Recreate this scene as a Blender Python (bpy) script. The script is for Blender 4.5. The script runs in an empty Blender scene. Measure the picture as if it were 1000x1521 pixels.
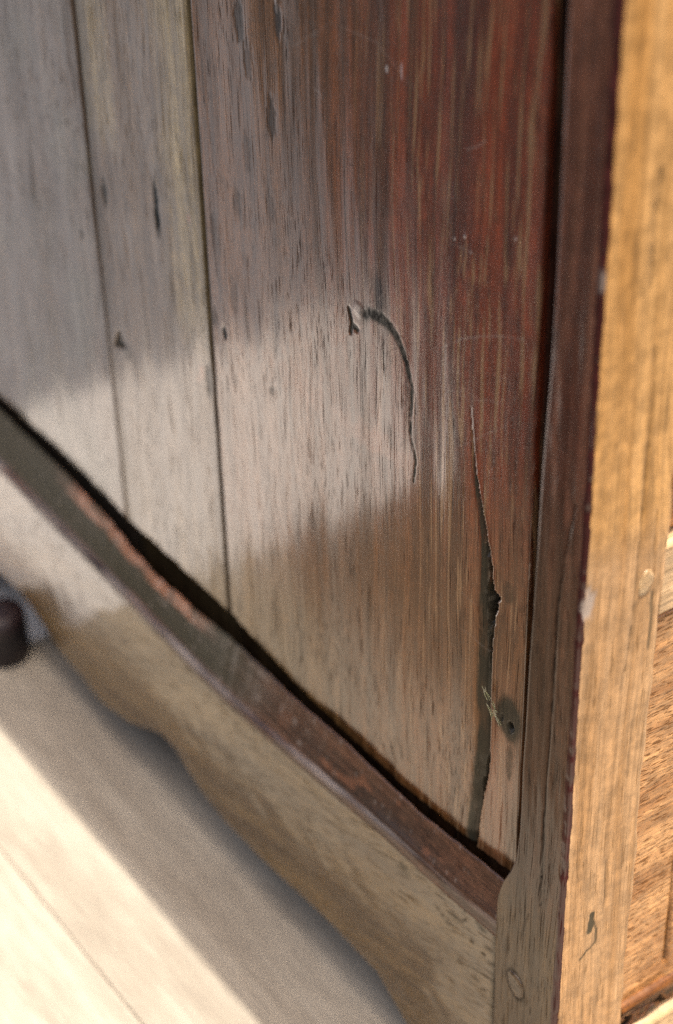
import bpy, bmesh, math, random
import numpy as np
from mathutils import Matrix, Vector

# ------------------------------------------------------------------ camera, world, sun, exposure
scene = bpy.context.scene
col = scene.collection
cam_d = bpy.data.cameras.new("camera")
cam = bpy.data.objects.new("camera", cam_d)
col.objects.link(cam)
right = Vector((0.5807, 0.8138, -0.0222)); up = Vector((-0.4339, 0.3324, 0.8374)); back = Vector((0.6889, -0.4766, 0.5461))
cam.matrix_world = Matrix(((right.x, up.x, back.x, 0.4169), (right.y, up.y, back.y, -0.4033),
                           (right.z, up.z, back.z, 0.6052), (0, 0, 0, 1)))
cam_d.sensor_fit = 'VERTICAL'; cam_d.sensor_height = 36; cam_d.sensor_width = 24
cam_d.lens = 63.9
cam_d.clip_start = 0.02; cam_d.clip_end = 500
cam_d.dof.use_dof = True
cam_d.dof.focus_distance = 0.80
cam_d.dof.aperture_fstop = 5.0
scene.camera = cam
scene.cycles.use_denoising = False
scene.cycles.caustics_reflective = False; scene.cycles.caustics_refractive = False
scene.cycles.sample_clamp_indirect = 2.0; scene.cycles.use_adaptive_sampling = False
scene.cycles.max_bounces = 4; scene.cycles.diffuse_bounces = 3; scene.cycles.glossy_bounces = 2

SUN_DIR = Vector((0.22, 0.060, 1.0)).normalized()       # towards the sun
elev = math.asin(SUN_DIR.z); azim = math.atan2(SUN_DIR.x, SUN_DIR.y)
w = bpy.data.worlds.new("World"); scene.world = w; w.use_nodes = True
wn = w.node_tree.nodes; wl = w.node_tree.links
sky = wn.new("ShaderNodeTexSky"); sky.sky_type = 'NISHITA'; sky.sun_disc = False
sky.sun_elevation = elev; sky.sun_rotation = azim
sky.air_density = 1.0; sky.dust_density = 8.0; sky.ozone_density = 0.0
wl.new(sky.outputs[0], wn["Background"].inputs[0]); wn["Background"].inputs[1].default_value = 0.15
sd = bpy.data.lights.new("sun", 'SUN'); sd.energy = 3.5; sd.angle = math.radians(0.5); sd.color = (1.0, 0.95, 0.87)
sun = bpy.data.objects.new("sun", sd); col.objects.link(sun)
sun.rotation_euler = SUN_DIR.to_track_quat('Z', 'Y').to_euler()
scene.view_settings.view_transform = 'Standard'; scene.view_settings.look = 'None'
scene.view_settings.exposure = 0.68; scene.view_settings.gamma = 1

GZ = -0.18                       # level of the floor the chest stands on

# ------------------------------------------------------------------ numpy value noise
def _hash(i, j, seed):
    n = (i * 374761393 + j * 668265263 + seed * 1274126177) & 0xffffffff
    n = ((n ^ (n >> 13)) * 1274126177) & 0xffffffff
    return ((n ^ (n >> 16)) & 0xffff) / 65535.0
def vnoise(x, y, seed=0):
    x = np.asarray(x, float); y = np.asarray(y, float)
    i = np.floor(x).astype(np.int64); j = np.floor(y).astype(np.int64)
    u = x - i; v = y - j; u = u*u*(3-2*u); v = v*v*(3-2*v)
    a = _hash(i, j, seed); b = _hash(i+1, j, seed); c = _hash(i, j+1, seed); d = _hash(i+1, j+1, seed)
    return (a*(1-u)+b*u)*(1-v) + (c*(1-u)+d*u)*v
def fnoise(x, y, seed=0, o=3):
    s = 0; a = 0.5
    for k in range(o):
        s = s + a*(vnoise(x*2**k, y*2**k, seed+k*17)*2-1); a *= 0.5
    return s
def sstep(a, b, x):
    t = np.clip((x-a)/(b-a), 0, 1); return t*t*(3-2*t)
def polyd(X, Z, pts):
    """distance to a polyline, position along it 0..1 and side (+1 = right of it)"""
    best = np.full(X.shape, 1e9); tt = np.zeros(X.shape)
    L = [0]
    for a, b in zip(pts[:-1], pts[1:]): L.append(L[-1]+math.hypot(b[0]-a[0], b[1]-a[1]))
    for k, (a, b) in enumerate(zip(pts[:-1], pts[1:])):
        dx, dz = b[0]-a[0], b[1]-a[1]; l2 = dx*dx+dz*dz
        t = np.clip(((X-a[0])*dx+(Z-a[1])*dz)/l2, 0, 1)
        d = np.hypot(X-a[0]-t*dx, Z-a[1]-t*dz)
        m = d < best
        best = np.where(m, d, best); tt = np.where(m, (L[k]+t*math.sqrt(l2))/L[-1], tt)
    return best, tt
def zinterp(Z, table):
    t = sorted((p[1], p[0]) for p in table)
    return np.interp(Z, [a for a, b in t], [b for a, b in t])
def xinterp(X, table):
    t = sorted(table); return np.interp(X, [a for a, b in t], [b for a, b in t])

# ------------------------------------------------------------------ object helpers
def put(name, me, mat, parent=None):
    o = bpy.data.objects.new(name, me); col.objects.link(o)
    if mat: me.materials.append(mat)
    if parent: o.parent = parent; 
    return o
def tag(o, label=None, cat=None, group=None, kind=None):
    if label: o['label'] = label
    if cat: o['category'] = cat
    if group: o['group'] = group
    if kind: o['kind'] = kind
    return o
def empty(name, loc=(0, 0, 0)):
    o = bpy.data.objects.new(name, None); col.objects.link(o); o.location = loc; o.empty_display_size = 0.05
    return o
def mesh_grid(name, P, attrs=None, caps=None, closed_u=False, flip=False):
    """P: array (rows, cols, 3) -> smooth quad grid; attrs: name -> (rows, cols)"""
    nr, nc = P.shape[:2]
    V = P.reshape(-1, 3)
    idx = np.arange(nr*nc).reshape(nr, nc)
    if closed_u:
        nx = np.roll(idx, -1, axis=1)
        a, b, c, d = idx[:-1, :], nx[:-1, :], nx[1:, :], idx[1:, :]
    else:
        a, b, c, d = idx[:-1, :-1], idx[:-1, 1:], idx[1:, 1:], idx[1:, :-1]
    F = np.stack([a, b, c, d], -1).reshape(-1, 4)
    if flip: F = F[:, ::-1]
    extra = caps or []
    me = bpy.data.meshes.new(name)
    nf = len(F) + len(extra)
    loops = np.concatenate([F.ravel()] + [np.array(e) for e in extra]) if extra else F.ravel()
    tot = np.concatenate([np.full(len(F), 4), np.array([len(e) for e in extra], int)]) if extra else np.full(len(F), 4)
    start = np.concatenate([[0], np.cumsum(tot)[:-1]])
    me.vertices.add(len(V)); me.vertices.foreach_set("co", V.astype(np.float32).ravel())
    me.loops.add(len(loops)); me.loops.foreach_set("vertex_index", loops.astype(np.int32))
    me.polygons.add(nf); me.polygons.foreach_set("loop_start", start.astype(np.int32))
    me.polygons.foreach_set("loop_total", tot.astype(np.int32))
    me.polygons.foreach_set("use_smooth", np.array([True]*len(F)+[False]*len(extra)))
    me.update(calc_edges=True)
    for k, v in (attrs or {}).items():
        at = me.attributes.new(k, 'FLOAT', 'POINT'); at.data.foreach_set("value", v.astype(np.float32).ravel())
    me.validate()
    return me
def box_mesh(name, lo, hi, bevel=0.0015):
    bm = bmesh.new(); bmesh.ops.create_cube(bm, size=1)
    for v in bm.verts:
        v.co = Vector([(lo[i]+hi[i])/2 + v.co[i]*(hi[i]-lo[i]) for i in range(3)])
    if bevel: bmesh.ops.bevel(bm, geom=bm.edges[:], offset=bevel, segments=2, affect='EDGES')
    me = bpy.data.meshes.new(name); bm.to_mesh(me); bm.free(); return me

# ------------------------------------------------------------------ materials
class NT:
    def __init__(s, name):
        s.m = bpy.data.materials.new(name); s.m.use_nodes = True
        s.n = s.m.node_tree.nodes; s.l = s.m.node_tree.links
        s.p = s.n["Principled BSDF"]
        s.tc = s.n.new("ShaderNodeTexCoord")
    def link(s, a, b): s.l.new(a, b)
    def mapping(s, scale, loc=(0, 0, 0), rot=(0, 0, 0), src=None):
        m = s.n.new("ShaderNodeMapping"); m.inputs['Scale'].default_value = scale
        m.inputs['Location'].default_value = loc; m.inputs['Rotation'].default_value = rot
        s.link(src or s.tc.outputs['Object'], m.inputs['Vector']); return m.outputs[0]
    def noise(s, vec, scale=1, detail=3, rough=0.55, dist=0):
        t = s.n.new("ShaderNodeTexNoise"); t.inputs['Scale'].default_value = scale
        t.inputs['Detail'].default_value = detail; t.inputs['Roughness'].default_value = rough
        t.inputs['Distortion'].default_value = dist
        s.link(vec, t.inputs['Vector']); return t.outputs['Fac']
    def math(s, op, a, b=None, c=None, clamp=False):
        m = s.n.new("ShaderNodeMath"); m.operation = op; m.use_clamp = clamp
        for k, v in enumerate((a, b, c)):
            if v is None: continue
            if isinstance(v, (int, float)): m.inputs[k].default_value = v
            else: s.link(v, m.inputs[k])
        return m.outputs[0]
    def step(s, x, a, b, lo=0.0, hi=1.0):
        m = s.n.new("ShaderNodeMapRange"); m.interpolation_type = 'SMOOTHSTEP'
        m.inputs['From Min'].default_value = a; m.inputs['From Max'].default_value = b
        m.inputs['To Min'].default_value = lo; m.inputs['To Max'].default_value = hi
        s.link(x, m.inputs['Value']); return m.outputs[0]
    def mix(s, fac, a, b, mode='MIX'):
        m = s.n.new("ShaderNodeMix"); m.data_type = 'RGBA'; m.blend_type = mode
        for k, v in ((0, fac), (6, a), (7, b)):
            if isinstance(v, (int, float)): m.inputs[k].default_value = v
            elif isinstance(v, tuple): m.inputs[k].default_value = (*v, 1)
            else: s.link(v, m.inputs[k])
        return m.outputs[2]
    def attr(s, name):
        a = s.n.new("ShaderNodeAttribute"); a.attribute_name = name; return a.outputs['Fac']
    def xyz(s, src=None):
        x = s.n.new("ShaderNodeSeparateXYZ"); s.link(src or s.tc.outputs['Object'], x.inputs[0]); return x.outputs
    def bump(s, h, strength, dist, prev=None):
        b = s.n.new("ShaderNodeBump"); b.inputs['Strength'].default_value = strength
        b.inputs['Distance'].default_value = dist; s.link(h, b.inputs['Height'])
        if prev: s.link(prev, b.inputs['Normal'])
        return b.outputs[0]

def aniso(axis, across, along):
    v = [across]*3; v[axis] = along; return tuple(v)

def wood(name, dark, light, axis=2, pore=(0.02, 0.012, 0.008), pore_amt=0.7, pore_len=26, pore_across=1600,
         pore_th=(0.585, 0.66), streak=(95, 2.6), fibre=(1000, 9), blotch=None, blotch_amt=0.5, rough=0.45, coat=1.0,
         coat_rough=0.16, coat_ior=1.85, seed=0.0, zones=(), pale_pores=None, bump=0.5, rot=(0, 0, 0), pore_zone=None,
         fibre_amt=0.35, worn=None):
    N = NT(name)
    base = N.mapping((1, 1, 1), loc=(seed*0.37, seed*0.11, seed*0.53), rot=rot)
    # gentle wander of the grain
    wv = N.n.new("ShaderNodeTexNoise"); wv.inputs['Scale'].default_value = 9; wv.inputs['Detail'].default_value = 2
    N.link(N.mapping(aniso(axis, 1, .5), src=base), wv.inputs['Vector'])
    vm = N.n.new("ShaderNodeVectorMath"); vm.operation = 'MULTIPLY_ADD'
    N.link(wv.outputs['Color'], vm.inputs[0]); vm.inputs[1].default_value = aniso(axis, .018, 0)
    N.link(base, vm.inputs[2]); P = vm.outputs[0]
    st = N.noise(N.mapping(aniso(axis, *streak), src=P), 1, 5, .62)
    fb = N.noise(N.mapping(aniso(axis, *fibre), src=P), 1, 3, .6)
    po = N.noise(N.mapping(aniso(axis, pore_across, pore_len), src=P), 1, 2, .5)
    pm = N.noise(N.mapping(aniso(axis, 120, 6), src=P), 1, 2, .5)        # where the pores crowd together
    bl = N.noise(base, 13, 4, .6)
    fine = N.noise(base, 160, 4, .6)
    c = N.mix(N.step(st, .33, .67), dark, light)
    if blotch: c = N.mix(N.math('MULTIPLY', N.step(bl, .45, .68), blotch_amt), c, blotch)
    xs = N.xyz()
    for z in zones:
        m = None
        for (ch, a, b, jitter) in z['steps']:
            v = N.math('MULTIPLY_ADD', N.math('SUBTRACT', st if z.get('streaky') else bl, .5), jitter, xs[ch])
            t = N.step(v, min(a, b), max(a, b), 0 if a < b else 1, 1 if a < b else 0)
            m = t if m is None else N.math('MULTIPLY', m, t)
        m = N.math('MULTIPLY', m, z.get('amt', 1))
        zc = N.mix(N.step(st, .35, .65), z['dark'], z['light'])
        c = N.mix(m, c, zc)
    fbm = N.step(fb, .3, .7, 1-fibre_amt, 1+fibre_amt)
    h = N.n.new("ShaderNodeVectorMath"); h.operation = 'SCALE'; N.link(c, h.inputs[0]); N.link(fbm, h.inputs['Scale']); c = h.outputs[0]
    fm = N.step(fine, .3, .7, .80, 1.20)
    h = N.n.new("ShaderNodeVectorMath"); h.operation = 'SCALE'; N.link(c, h.inputs[0]); N.link(fm, h.inputs['Scale']); c = h.outputs[0]
    poro = N.step(N.math('MULTIPLY_ADD', N.math('SUBTRACT', pm, .5), .14, po), *pore_th)
    if pore_zone is not None:
        ch, a, b = pore_zone
        pz = N.step(xs[ch], min(a, b), max(a, b), 0 if a < b else 1, 1 if a < b else 0)
    else: pz = 1.0
    poro_c = N.math('MULTIPLY', N.math('MULTIPLY', poro, pore_amt), pz)
    c = N.mix(poro_c, c, pore)
    if pale_pores is not None:
        (ch, a, b), pcol, pamt = pale_pores
        pp = N.noise(N.mapping(aniso(axis, 520, 13), loc=(3.3, 1, 7), src=P), 1, 3, .55)
        pz2 = N.step(xs[ch], min(a, b), max(a, b), 0 if a < b else 1, 1 if a < b else 0)
        pp = N.step(N.math('MULTIPLY_ADD', N.math('SUBTRACT', pm, .5), .3, pp), .54, .66)
        c = N.mix(N.math('MULTIPLY', N.math('MULTIPLY', pp, pz2), pamt), c, pcol)
    if worn is not None:     # chipped residue along the arris, driven by the mesh attribute 'edge'
        wcol, = worn
        e = N.math('MULTIPLY_ADD', N.math('SUBTRACT', N.noise(N.mapping(aniso(axis, 260, 60), src=base), 1, 4, .65), .5), 1.5, N.attr('edge'))
        c = N.mix(N.step(e, .35, .55), c, wcol)
    raw = N.attr('raw'); c = N.mix(N.math('MULTIPLY', raw, N.step(fb, .25, .6, .55, 1)), c, (0.42, 0.17, 0.08))
    gr = N.attr('grime')
    gm = N.math('MULTIPLY_ADD', N.math('SUBTRACT', fine, .5), .5, gr); gm = N.math('MULTIPLY', N.step(gm, .1, .8), .95)
    c = N.mix(gm, c, (0.066, 0.059, 0.038))
    tl = N.attr('teal'); c = N.mix(tl, c, (0.040, 0.056, 0.060))
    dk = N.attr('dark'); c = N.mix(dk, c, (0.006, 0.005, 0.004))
    pl = N.attr('pale'); c = N.mix(pl, c, (0.42, 0.34, 0.28))
    N.link(c, N.p.inputs['Base Color'])
    r = N.step(fine, .3, .7, rough-.08, rough+.08)
    N.link(r, N.p.inputs['Roughness'])
    cw = N.math('MULTIPLY', N.math('SUBTRACT', 1.0, N.math('MULTIPLY', poro, .9), clamp=True), coat)
    cw = N.math('MULTIPLY', cw, N.math('SUBTRACT', 1.0, N.math('MAXIMUM', N.math('MAXIMUM', N.math('MULTIPLY', gm, .85), N.math('MULTIPLY', tl, 1.0)), dk), clamp=True))
    N.link(cw, N.p.inputs['Coat Weight'])
    cr = N.step(bl, .3, .7, coat_rough*.75, coat_rough*1.3); N.link(cr, N.p.inputs['Coat Roughness'])
    N.p.inputs['Coat IOR'].default_value = coat_ior; N.p.inputs['Specular IOR Level'].default_value = .04
    hgt = N.math('SUBTRACT', N.math('MULTIPLY_ADD', fb, .35, N.math('MULTIPLY', fine, .25)), N.math('MULTIPLY', poro, 1.0))
    b1 = N.bump(hgt, bump, 0.0006)
    big = N.noise(N.mapping(aniso(axis, 26, 5), src=base), 1, 2, .5)
    b2 = N.bump(big, .12, 0.004, b1)
    N.link(b2, N.p.inputs['Normal'])
    cb = N.bump(N.math('ADD', N.math('MULTIPLY', fb, .3), N.math('MULTIPLY', poro, -.5)), bump*.35, 0.0002)
    cb = N.bump(big, .10, 0.004, cb)
    N.link(cb, N.p.inputs['Coat Normal'])
    return N.m

BROWN_D, BROWN_L = (0.11, 0.060, 0.028), (0.26, 0.155, 0.075)
RED_D, RED_L = (0.070, 0.010, 0.004), (0.25, 0.042, 0.012)
M = {}
M['plank_right'] = wood('aged_red_oak_varnish', (0.090, 0.036, 0.011), (0.21, 0.088, 0.028), seed=1,
    zones=[dict(steps=[(0, -.235, -.095, .05), (2, .10, .25, .06)], dark=RED_D, light=RED_L, streaky=True),
           dict(steps=[(0, -.15, -.24, .08), (2, .10, .02, .10)], dark=(0.095, .056, .016), light=(.19, .120, .042), amt=.8),
           dict(steps=[(0, -.14, -.115, .03), (0, -.09, -.105, .03), (2, .12, .02, .1)], dark=(0.14, .050, .012), light=(.26, .100, .028), streaky=True, amt=.8)],
    pale_pores=((0, -.19, -.11), (0.36, .20, .09), .85), pore_zone=None, pore_amt=.6)
M['plank_mid'] = wood('aged_oak_varnish_tan', (0.105, 0.060, 0.028), (0.20, 0.122, 0.060), seed=2, pore_amt=.3,
    zones=[dict(steps=[(0, -.345, -.31, .06), (2, .14, .20, .15)], dark=(.19, .13, .055), light=(.42, .31, .14), amt=.95),
           dict(steps=[(0, -.37, -.385, .03), (2, .24, .27, .1)], dark=(.19, .13, .055), light=(.42, .31, .14), amt=.8),
           dict(steps=[(2, .10, .03, .08)], dark=(0.10, .058, .018), light=(.20, .125, .045), amt=.8)])
M['plank_left'] = wood('aged_oak_varnish_grey', (0.095, 0.060, 0.036), (0.17, 0.115, 0.072), seed=3, pore_amt=.3, blotch=(.13, .13, .09))
M['rail'] = wood('dark_worn_rail', (0.040, 0.022, 0.014), (0.13, 0.060, 0.032), axis=0, seed=4, blotch=(0.20, 0.075, 0.035),
    blotch_amt=.3, pore_amt=.4, coat=.5, coat_rough=.22)
M['apron'] = wood('apron_oak_varnish', (0.075, 0.039, 0.010), (0.155, 0.090, 0.027), axis=0, seed=5, pore_len=60, pore_amt=.3,
    streak=(45, 6), rot=(0, .22, 0))
M['stile'] = wood('stile_oak_varnish', (0.052, 0.023, 0.010), (0.125, 0.056, 0.026), seed=6, pore_amt=.45, pore_len=30,
    zones=[dict(steps=[(2, .15, .26, .10)], dark=(.09, .025, .013), light=(.25, .10, .055), streaky=True, amt=.92),
           dict(steps=[(2, .04, -.02, .06)], dark=(.070, .036, .009), light=(.140, .080, .025), amt=.85)],
    worn=((.05, .009, .008),), coat=.55)
M['stile_front'] = wood('stile_front_pale_oak', (0.45, 0.220, 0.062), (0.60, 0.335, 0.125), seed=12, pore=(.20, .11, .045), pore_amt=.6, pore_len=40,
    fibre_amt=.20, fibre=(420, 9), bump=.3, coat=.5, coat_ior=1.5, coat_rough=.22,
    zones=[dict(steps=[(2, .22, .19, .03)], dark=(.40, .215, .085), light=(.53, .315, .15))], worn=((.05, .009, .008),))  # lower zone: the bright floor's reflection put into the colour
M['front'] = wood('front_panel_oak', (0.33, 0.14, 0.040), (0.62, 0.33, 0.13), axis=1, seed=7, pore_len=170, pore_across=1150,
    pore=(.16, .07, .025), pore_th=(.55, .62), pore_amt=.85, coat=.5, streak=(70, 12))
M['front_dark'] = wood('stained_bead_oak', (0.12, 0.040, 0.008), (0.32, 0.135, 0.035), axis=1, seed=8, coat=.4)
M['front_rail'] = wood('front_rail_oak', (0.42, 0.26, 0.12), (0.64, 0.43, 0.23), axis=1, seed=9, coat=.5, pore_amt=.5)
M['peg'] = wood('peg_end_grain', (0.07, .042, .02), (.14, .09, .045), axis=1, seed=10, streak=(300, 300), coat=.6)
M['peg_front'] = wood('peg_end_grain_light', (0.45, .28, .13), (.62, .42, .22), axis=0, seed=11, streak=(300, 300), coat=.5)

def simple(name, c1, c2, scale, rough=.6, bump=.3, coat=0, stretch=(1, 1, 1), spec=.5):
    N = NT(name)
    n = N.noise(N.mapping(stretch), scale, 6, .6); n2 = N.noise(N.mapping(stretch), scale*9, 4, .6)
    c = N.mix(N.step(n, .35, .65), c1, c2)
    h = N.n.new("ShaderNodeVectorMath"); h.operation = 'SCALE'; N.link(c, h.inputs[0]); N.link(N.step(n2, .3, .7, .9, 1.08), h.inputs['Scale'])
    N.link(h.outputs[0], N.p.inputs['Base Color']); N.p.inputs['Roughness'].default_value = rough
    N.p.inputs['Coat Weight'].default_value = coat; N.p.inputs['Coat Roughness'].default_value = .12
    N.link(N.bump(N.math('ADD', n, n2), bump, .001), N.p.inputs['Normal']); return N.m
M['floor'] = simple('pale_floor', (0.32, .268, .203), (.43, .372, .288), 14, .7, .35, stretch=(.35, 2.4, 1))
M['white'] = simple('white_paint', (.82, .76, .69), (.87, .81, .74), 6, .5, .1)
M['paving'] = simple('grey_paving', (.17, .175, .19), (.26, .265, .28), 5, .8, .4)
M['brown_path'] = simple('brown_path', (.10, .065, .04), (.17, .115, .07), 12, .9, .6)  # colour of the added patch beside the chest
M['earth'] = simple('dark_earth', (.018, .014, .010), (.040, .030, .020), 12, .9, 1)
M['dark_inside'] = simple('unfinished_inside', (.05, .035, .022), (.09, .06, .04), 20, .8)
M['foot'] = simple('dark_foot_polish', (.006, .003, .004), (.022, .009, .009), 30, .5, .2, coat=.1)
M['lichen'] = simple('lichen_fibre', (.42, .42, .20), (.60, .56, .38), 400, .8)

# ------------------------------------------------------------------ measured outlines, metres on the chest's side (x, z)
STILE_W = [(-0.0255, 0.56), (-0.0255, 0.3829), (-0.0252, 0.3201), (-0.0265, 0.2697), (-0.0282, 0.2333), (-0.0294, 0.1817),
           (-0.0309, 0.1327), (-0.0319, 0.0841), (-0.0318, 0.045), (-0.0336, 0.0252), (-0.0365, 0.0150), (-0.0408, 0.0049),
           (-0.0434, -0.0060), (-0.0439, -0.0127), (-0.044, -0.0371), (-0.0438, -0.0933), (-.0438, -.20)]
LIP = [(-.72, -.022), (-0.5568, -0.0218), (-0.4658, -0.0275), (-0.3812, -0.0318), (-0.3278, -0.0362), (-0.2704, -0.0385), (-0.2165, -0.0345),
       (-0.1727, -0.0318), (-0.1374, -0.0292), (-0.0879, -0.0277), (-0.0445, -0.0241), (-.03, -.023)]
RIN = [(-.72, .012), (-0.5655, 0.0122), (-0.4732, 0.0075), (-0.4239, 0.0013), (-0.3701, -0.0105), (-0.3250, -0.0098), (-0.2844, -0.0085), (-0.2284, -0.0125),
       (-0.1726, -0.0112), (-0.1157, -0.0136), (-0.051, -0.0085), (-.03, -.008)]
GAPTOP = [(-.72, .018), (-0.5742, 0.0168), (-0.4815, 0.0147), (-0.3989, 0.0075), (-0.2912, 0.0050), (-0.2546, -0.0010), (-0.1915, -0.0075),
          (-0.1332, -0.0089), (-0.0798, -0.0065), (-0.0522, -0.005), (-.02, -.004)]
APR = [(-.72, -.17), (-.64, -.165), (-0.61, -0.140), (-0.5876, -0.127), (-0.5547, -0.1265), (-0.5313, -0.133), (-0.5132, -0.1407), (-0.4905, -0.147), (-0.4453, -0.1526),
       (-0.4086, -0.1455), (-0.3800, -0.1320), (-0.3634, -0.1247), (-0.3461, -0.1269), (-0.318, -0.1395), (-0.292, -0.1463), (-0.2446, -0.1454), (-0.1899, -0.1415),
       (-0.1393, -0.1432), (-0.1153, -0.1591), (-.095, -.172), (-.04, -.178)]
CURL = [(-0.1615, 0.2434), (-0.1555, 0.2458), (-0.1467, 0.2467), (-0.1395, 0.2445), (-0.1338, 0.2387), (-0.13, 0.2322), (-0.1267, 0.2238),
        (-0.1267, 0.2138), (-0.1277, 0.2002), (-0.1238, 0.1883), (-0.1252, 0.1749)]
SPLIT = [(-0.0870, 0.235), (-0.0848, 0.215), (-0.0826, 0.2012), (-0.0795, 0.1893), (-0.075, 0.1746), (-0.0717, 0.159), (-0.0704, 0.1500), (-0.0695, .1400),
         (-0.0691, 0.1233), (-0.0694, 0.1095), (-0.069, 0.0868), (-0.0689, 0.0712), (-0.0682, 0.0517), (-0.0701, 0.038),
         (-0.073, 0.0193), (-0.0757, -0.0043), (-.076, -.02)]
YP = 0.014     # the panel's plane behind the stile's face

chest = empty('wooden_chest', (0, 0, 0))
tag(chest, 'old varnished oak chest with split red-brown plank side, bracket apron and pale front stile', 'chest')

# ------------------------------------------------------------------ planks of the side panel
def plank(xa, xb, dx, dz, fy, mat, ya=YP, label=None, zlo=-.03, zhi=.50):
    fine = np.arange(xa, xb, dx)
    xs = np.concatenate([[xa, xa, xa+.0004, xa+.0010], fine[(fine > xa+.0018) & (fine < xb-.0018)], [xb-.0010, xb-.0004, xb, xb]])
    zs = np.arange(zlo, zhi, dz)
    X, Z = np.meshgrid(xs, zs)
    Y, A = fy(X, Z)
    Y = Y + ya
    Y[:, 0] = ya+.012; Y[:, -1] = ya+.012
    Y[:, 1] += .0012; Y[:, -2] += .0012; Y[:, 2] += .0005; Y[:, -3] += .0005
    P = np.stack([X, Y, Z], -1)
    me = mesh_grid('plank', P, A)
    o = put('plank', me, mat, chest)
    if label: o['label'] = label
    return o

def spot(X, Z, x, z, rx, rz, n=3):
    r = np.hypot((X-x)/rx, (Z-z)/rz) + .5*fnoise(X*600, Z*300, 5)
    return 1-sstep(.5, 1.1, r)

def bottom_gap(X, Z):
    """the panel's lower end is ragged; below it the board falls back into its groove"""
    zb = xinterp(X, GAPTOP) + .0012*fnoise(X*260, Z*0, 77) + .0004*fnoise(X*1500, Z*0, 78)
    return sstep(-.0008, -.0026, Z-zb)

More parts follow.
